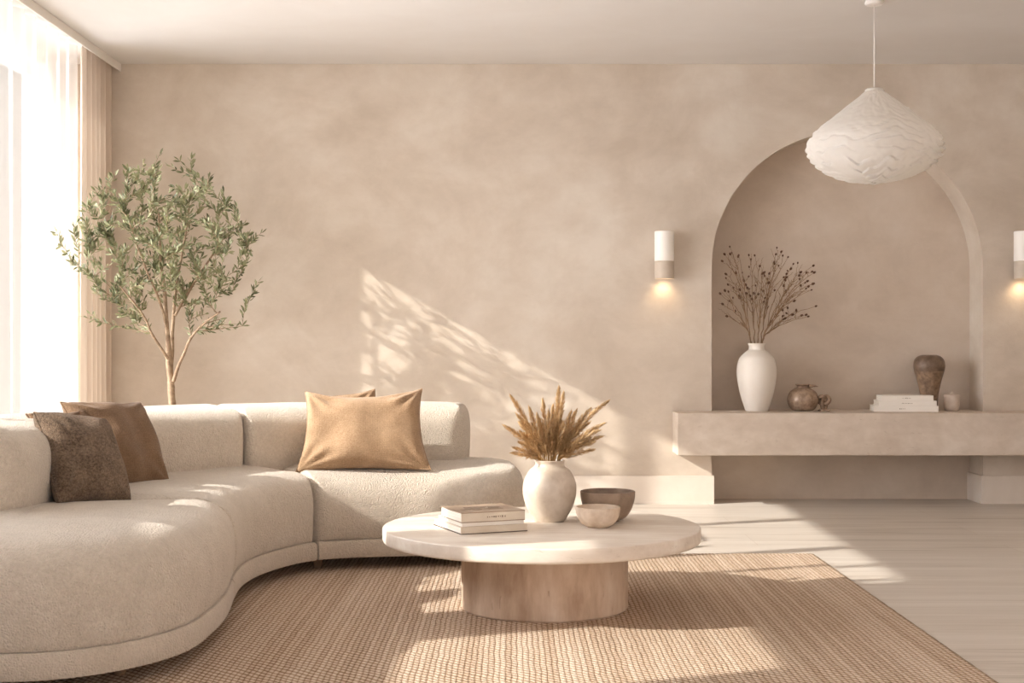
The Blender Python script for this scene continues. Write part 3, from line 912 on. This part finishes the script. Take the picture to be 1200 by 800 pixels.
# ------------------------------------------------------------------ olive tree
def olive():
    r = random.Random(11)
    base = Vector(((203-600)/F*7.85, 7.85, 0))
    t = thing('olive_tree', base, 'slender indoor olive tree behind the sofa beside the drape', 'tree')
    b = MB(); b.lathe([(0,0),(.13,0),(.145,.01),(.175,.26),(.18,.285),(.165,.285),(.16,.25),(0,.25)], base, 40, False); p = b.build('planter', M['pot'], t, angle=.7)
    b = MB(); b.lathe([(0,.245),(.16,.245),(.158,.256),(0,.262)], base, 32, False); b.build('soil', M['soil'], p)
    def Q(px, py, d): return P(px, py, d)
    nodes = []   # (pos, radius, depth-from-root)
    wood = MB()
    def limb(pts, r0, r1):
        pts = [Vector(p) for p in pts]; n = (len(pts)-1)*6; out = []
        for k in range(n+1):
            q = catmull([Vector(x) for x in pts], k/6)
            out.append(q + Vector((noise.noise(q*9), noise.noise(q*9+Vector((5,0,0))), 0))*.006*(0 < k < n))
        rads = [r0+(r1-r0)*k/n for k in range(n+1)]
        wood.tube(out, rads, 8)
        for k, q in enumerate(out): nodes.append((q, rads[k], k))
    limb([base+Vector((0,0,.24)), Q(203,500,7.85), Q(202,470,7.85), Q(200,445,7.85)], .024, .020)
    limb([Q(201,455,7.85), Q(198,425,7.85), Q(196,390,7.84), Q(193,350,7.83), Q(188,305,7.82), Q(186,250,7.82)], .020, .006)
    limb([Q(200,450,7.85), Q(201,420,7.87), Q(203,385,7.9), Q(206,340,7.95), Q(215,290,7.98), Q(222,240,8.0)], .015, .005)
    limb([Q(203,447,7.84), Q(211,425,7.80), Q(222,398,7.76), Q(238,380,7.72), Q(258,365,7.68)], .011, .005)
    limb([Q(197,420,7.84), Q(190,410,7.80), Q(178,390,7.72), Q(165,365,7.62), Q(140,335,7.5)], .010, .004)
    limb([Q(196,385,7.84), Q(186,350,7.74), Q(165,300,7.62), Q(150,255,7.55)], .009, .004)
    limb([Q(205,370,7.9), Q(222,340,7.92), Q(245,305,7.95), Q(265,275,7.97)], .009, .004)
    nodes = [n for n in nodes if n[0].z > .98 + (403-415)/F*7.8]
    leaf = MB()
    def add_leaf(p, d, L):
        d = d.normalized(); u = d.orthogonal().normalized()
        u = Matrix.Rotation(r.uniform(0, 2*PI), 3, d) @ u
        nrm = d.cross(u)
        w = L*.14; c = nrm*L*.10
        V = [p, p+d*L*.3+u*w*.8-c*.4, p+d*L*.65+u*w+c*.0, p+d*L+c*.6, p+d*L*.65-u*w, p+d*L*.3-u*w*.8-c*.4, p+d*L*.3+c*.1, p+d*L*.65+c*.35]
        leaf.add(V, [(0,1,6),(0,6,5),(1,2,7,6),(6,7,4,5),(2,3,7),(7,3,4)])
    # crown tips: an uneven outline, as (px, py)
    edge = [(66,272),(72,288),(84,308),(80,300),(97,262),(104,238),(112,224),(135,206),(150,200),(168,192),(187,181),(200,195),(210,188),(224,186),(232,206),
            (244,222),(262,226),(256,245),(275,255),(306,273),(298,282),(290,298),(283,300),(303,330),(296,345),(292,352),(287,360),(284,382),(270,380),(258,374),(240,368),
            (120,378),(100,372),(107,368),(128,352),(112,342),(104,320),(92,292),(152,385),(160,378)]
    tips = [(a, q) for a, q in edge]
    for k in range(450):
        a = r.uniform(0, 2*PI); q = r.random()**.62
        px = 188 + 106*q*math.cos(a); py = 286 + 92*q*math.sin(a)
        if py > 350 and abs(px-198) < 20: continue
        tips.append((px, py))
    T = []
    for k, (px, py) in enumerate(tips):
        rel = (px-188)/118
        dep = 7.82 + r.uniform(-.36, .36)*math.sqrt(max(0.05, 1-min(1, rel*rel+((py-285)/100)**2)))
        if px < 160: dep = min(dep, 7.82 - (160-px)*.0045)
        # keep the leaves on the room side of the curtain
        dmax = 2.36*F/(600-px); dep = min(dep, dmax); dep = min(dep, 8.25)
        T.append(Q(px, py, dep))
    cb = Q(197, 395, 7.83)
    T.sort(key=lambda v: (v-cb).length)
    for tp in T:
        best = None; bd = 1e9
        for (q, rr, k) in nodes:
            if (q-cb).length > (tp-cb).length: continue
            dz = tp.z-q.z
            cost = (tp-q).length + (0.25 if dz < .02 else 0)
            if .075 < (tp-q).length and cost < bd: bd = cost; best = (q, rr)
        if best is None: continue
        q, rr = best; L = (tp-q).length
        mid = q.lerp(tp, .5) + Vector((r.uniform(-1,1), r.uniform(-1,1), r.uniform(-.3,1)))*L*.10
        n = max(5, int(L/.025)); pts = []
        for k in range(n+1):
            f = k/n; pts.append(q*(1-f)**2 + mid*2*f*(1-f) + tp*f*f)
        r0 = min(rr, .0035+L*.003)
        rads = [r0+(.0012-r0)*k/n for k in range(n+1)]
        wood.tube(pts, rads, 5)
        for k in range(1, n+1): nodes.append((pts[k], rads[k], k))
        # leaves in loose pairs over the outer part
        s = max(0.0, 1-.26/max(L, .01)); f = s
        step = .019/max(L, .01)
        while f <= 1.0:
            k = min(n-1, int(f*n)); p = pts[k].lerp(pts[k+1], f*n-k); d = (pts[k+1]-pts[k]).normalized()
            for sg in (1, -1):
                if r.random() < .18: continue
                u = Matrix.Rotation(r.uniform(0, 2*PI), 3, d) @ d.orthogonal().normalized()
                dd = (d*r.uniform(.5, 1.0) + u*sg*r.uniform(.5, 1.0) + Vector((0,0,.15)))
                lf = r.uniform(.032, .052)
                e = p + dd.normalized()*lf
                if e.x < -2.40: continue
                add_leaf(p, dd, lf)
            f += step
        add_leaf(tp, (tp-pts[-2]), .045)
    wood.build('trunk', M['bark'], t)
    fo = mk('foliage', leaf.V, leaf.F, M['leaf'], t)
    fo['kind'] = 'stuff'
    return t
olive()

# ------------------------------------------------------------------ pendant lamp
def pendant():
    d = 6.86; x = (1024.5-600)/F*d
    t = thing('pendant_lamp', (x, d, 1.79), 'wide crumpled white paper pendant lamp hanging before the arch', 'lamp')
    b = MB(); b.lathe([(0,ZC-.018),(.040,ZC-.018),(.046,ZC-.012),(.046,ZC-.0005),(0,ZC-.0005)], (x, d, 0), 32, False); b.build('ceiling_rose', M['white'], t, angle=.6)
    b = MB(); b.tube([(x, d, 2.235), (x, d, ZC-.015)], .0035, 8); b.build('cord', M['white'], t)
    b = MB(); b.lathe([(0,2.24),(.042,2.24),(.046,2.246),(.046,2.256),(.040,2.262),(0,2.263)], (x, d, 0), 32, False); b.build('cap', M['paper'], t, angle=.6)
    ctrl = [(.042,2.252),(.085,2.215),(.155,2.160),(.225,2.105),(.285,2.055),(.322,2.005),(.328,1.965),(.308,1.915),(.262,1.865),(.190,1.822),(.100,1.797),(.02,1.792)]
    pr = smooth_prof(ctrl, 14); n = 220
    V = []; Fc = []
    for k, (rr, z) in enumerate(pr):
        f = k/len(pr)
        for i in range(n):
            a = 2*PI*i/n
            ca, sa = math.cos(a), math.sin(a)
            # drifting folds that run round the shade and break up
            w = 1.0*noise.noise(Vector((ca*1.6, sa*1.6, z*2.5))) + .32*noise.noise(Vector((ca*5, sa*5, z*9+4)))
            ph = f*46 + w*8
            fold = 1-((ph/PI) % 1.0)**1.6
            am = .016*max(0, .25+1.5*noise.noise(Vector((ca*2.2+7, sa*2.2, z*9))))*min(1, f*5)
            fine = .0035*noise.noise(Vector((ca*14, sa*14, z*60)))
            q = rr + am*(fold-.5)*1.6 + fine*min(1, f*6) + .004*noise.noise(Vector((ca*7, sa*7, z*20)))
            zz = z - am*.5*fold*(1 if .2 < f else 0)
            V.append((x+q*ca, d+q*sa, zz))
    for k in range(len(pr)-1):
        for i in range(n):
            j = (i+1) % n
            Fc.append((k*n+i, k*n+j, (k+1)*n+j, (k+1)*n+i))
    o = mk('shade', V, Fc, M['paper'], t); fix(o, 0)
pendant()

# ------------------------------------------------------------------ wall sconces
def sconce(px, label):
    d = WY-.075; x = sx(px, d); z0 = CH+(HZ-326.5)/F*d; z1 = CH+(HZ-271)/F*d; r = .0595
    t = thing('wall_sconce', (x, d, z0), label, 'lamp', 'cylinder wall sconces beside the arch')
    zm = z0+(z1-z0)*.37
    b = MB(); b.lathe([(0,z1),(r-.003,z1),(r,z1-.003),(r,zm+.001),(0,zm+.001)], (x, d, 0), 48, False); b.build('upper_body', M['sconce'], t, angle=.6)
    b = MB(); b.lathe([(r-.001,zm),(r-.001,z0),(r-.005,z0),(r-.005,zm)], (x, d, 0), 48, False); o = b.build('lower_band', M['sconce_low'], t, angle=.6); o['label'] = 'grey sand lower band'
    b = MB(); b.lathe([(0,z0+.03),(.02,z0+.03),(.022,z0+.018),(.014,z0+.008),(0,z0+.006)], (x, d, 0), 24, False); b.build('bulb', M['bulb'], t)
    b = MB(); b.box(x-.03, x+.03, d+r-.006, WY-.0005, z0+.08, z1-.05); b.build('wall_bracket', M['sconce'], t, smooth=False)
    L = bpy.data.lights.new('sconce_light', 'SPOT'); L.energy = 1.1; L.color = (1, .74, .46); L.spot_size = math.radians(115); L.spot_blend = .9; L.shadow_soft_size = .02
    lo = bpy.data.objects.new('sconce_light', L); lo.location = (x, d+.02, z0+.002); COL.objects.link(lo)
    lo.rotation_euler = (math.radians(12), 0, 0)
sconce(778.5, 'white cylinder wall sconce on the wall left of the arch')
sconce(1200, 'white cylinder wall sconce right of the arch at the frame edge')

# ------------------------------------------------------------------ light
sun = bpy.data.lights.new('sun', 'SUN'); sun.energy = 12; sun.color = (1, .94, .89); sun.angle = math.radians(.7)
so = bpy.data.objects.new('sun', sun); COL.objects.link(so); so.location = (-8, 2, 6)
so.rotation_euler = Vector((1, .38, -.565)).to_track_quat('-Z', 'Y').to_euler()

w = bpy.data.worlds.new('world'); S.world = w; w.use_nodes = True
nt = w.node_tree; nt.nodes.clear()
out = nt.nodes.new('ShaderNodeOutputWorld'); bg = nt.nodes.new('ShaderNodeBackground')
tc = nt.nodes.new('ShaderNodeTexCoord'); sp = nt.nodes.new('ShaderNodeSeparateXYZ'); mr = nt.nodes.new('ShaderNodeMapRange')
mr.interpolation_type = 'SMOOTHSTEP'
mr.inputs['From Min'].default_value = -.9; mr.inputs['From Max'].default_value = -.36
mr.inputs['To Min'].default_value = 12.5; mr.inputs['To Max'].default_value = .76
nt.links.new(tc.outputs['Generated'], sp.inputs[0]); nt.links.new(sp.outputs['X'], mr.inputs['Value'])
nt.links.new(mr.outputs['Result'], bg.inputs['Strength']); bg.inputs['Color'].default_value = (1, .995, 1.06, 1)
nt.links.new(bg.outputs[0], out.inputs[0])

# ------------------------------------------------------------------ camera
cam = bpy.data.cameras.new('camera'); co = bpy.data.objects.new('camera', cam); COL.objects.link(co)
cam.sensor_width = 36; cam.lens = F/1200*36; cam.shift_y = (400-HZ)/1200*-1
cam.clip_start = .05
co.location = (0, 0, CH); co.rotation_euler = (PI/2, 0, 0)
S.camera = co
S.view_settings.view_transform = 'Standard'; S.view_settings.look = 'None'
S.view_settings.exposure = .28; S.view_settings.gamma = 1; S.view_settings.use_curve_mapping = False
S.cycles.max_bounces = 10; S.cycles.diffuse_bounces = 5; S.cycles.transparent_max_bounces = 24
S.cycles.use_denoising = True
S.cycles.caustics_reflective = False; S.cycles.caustics_refractive = False
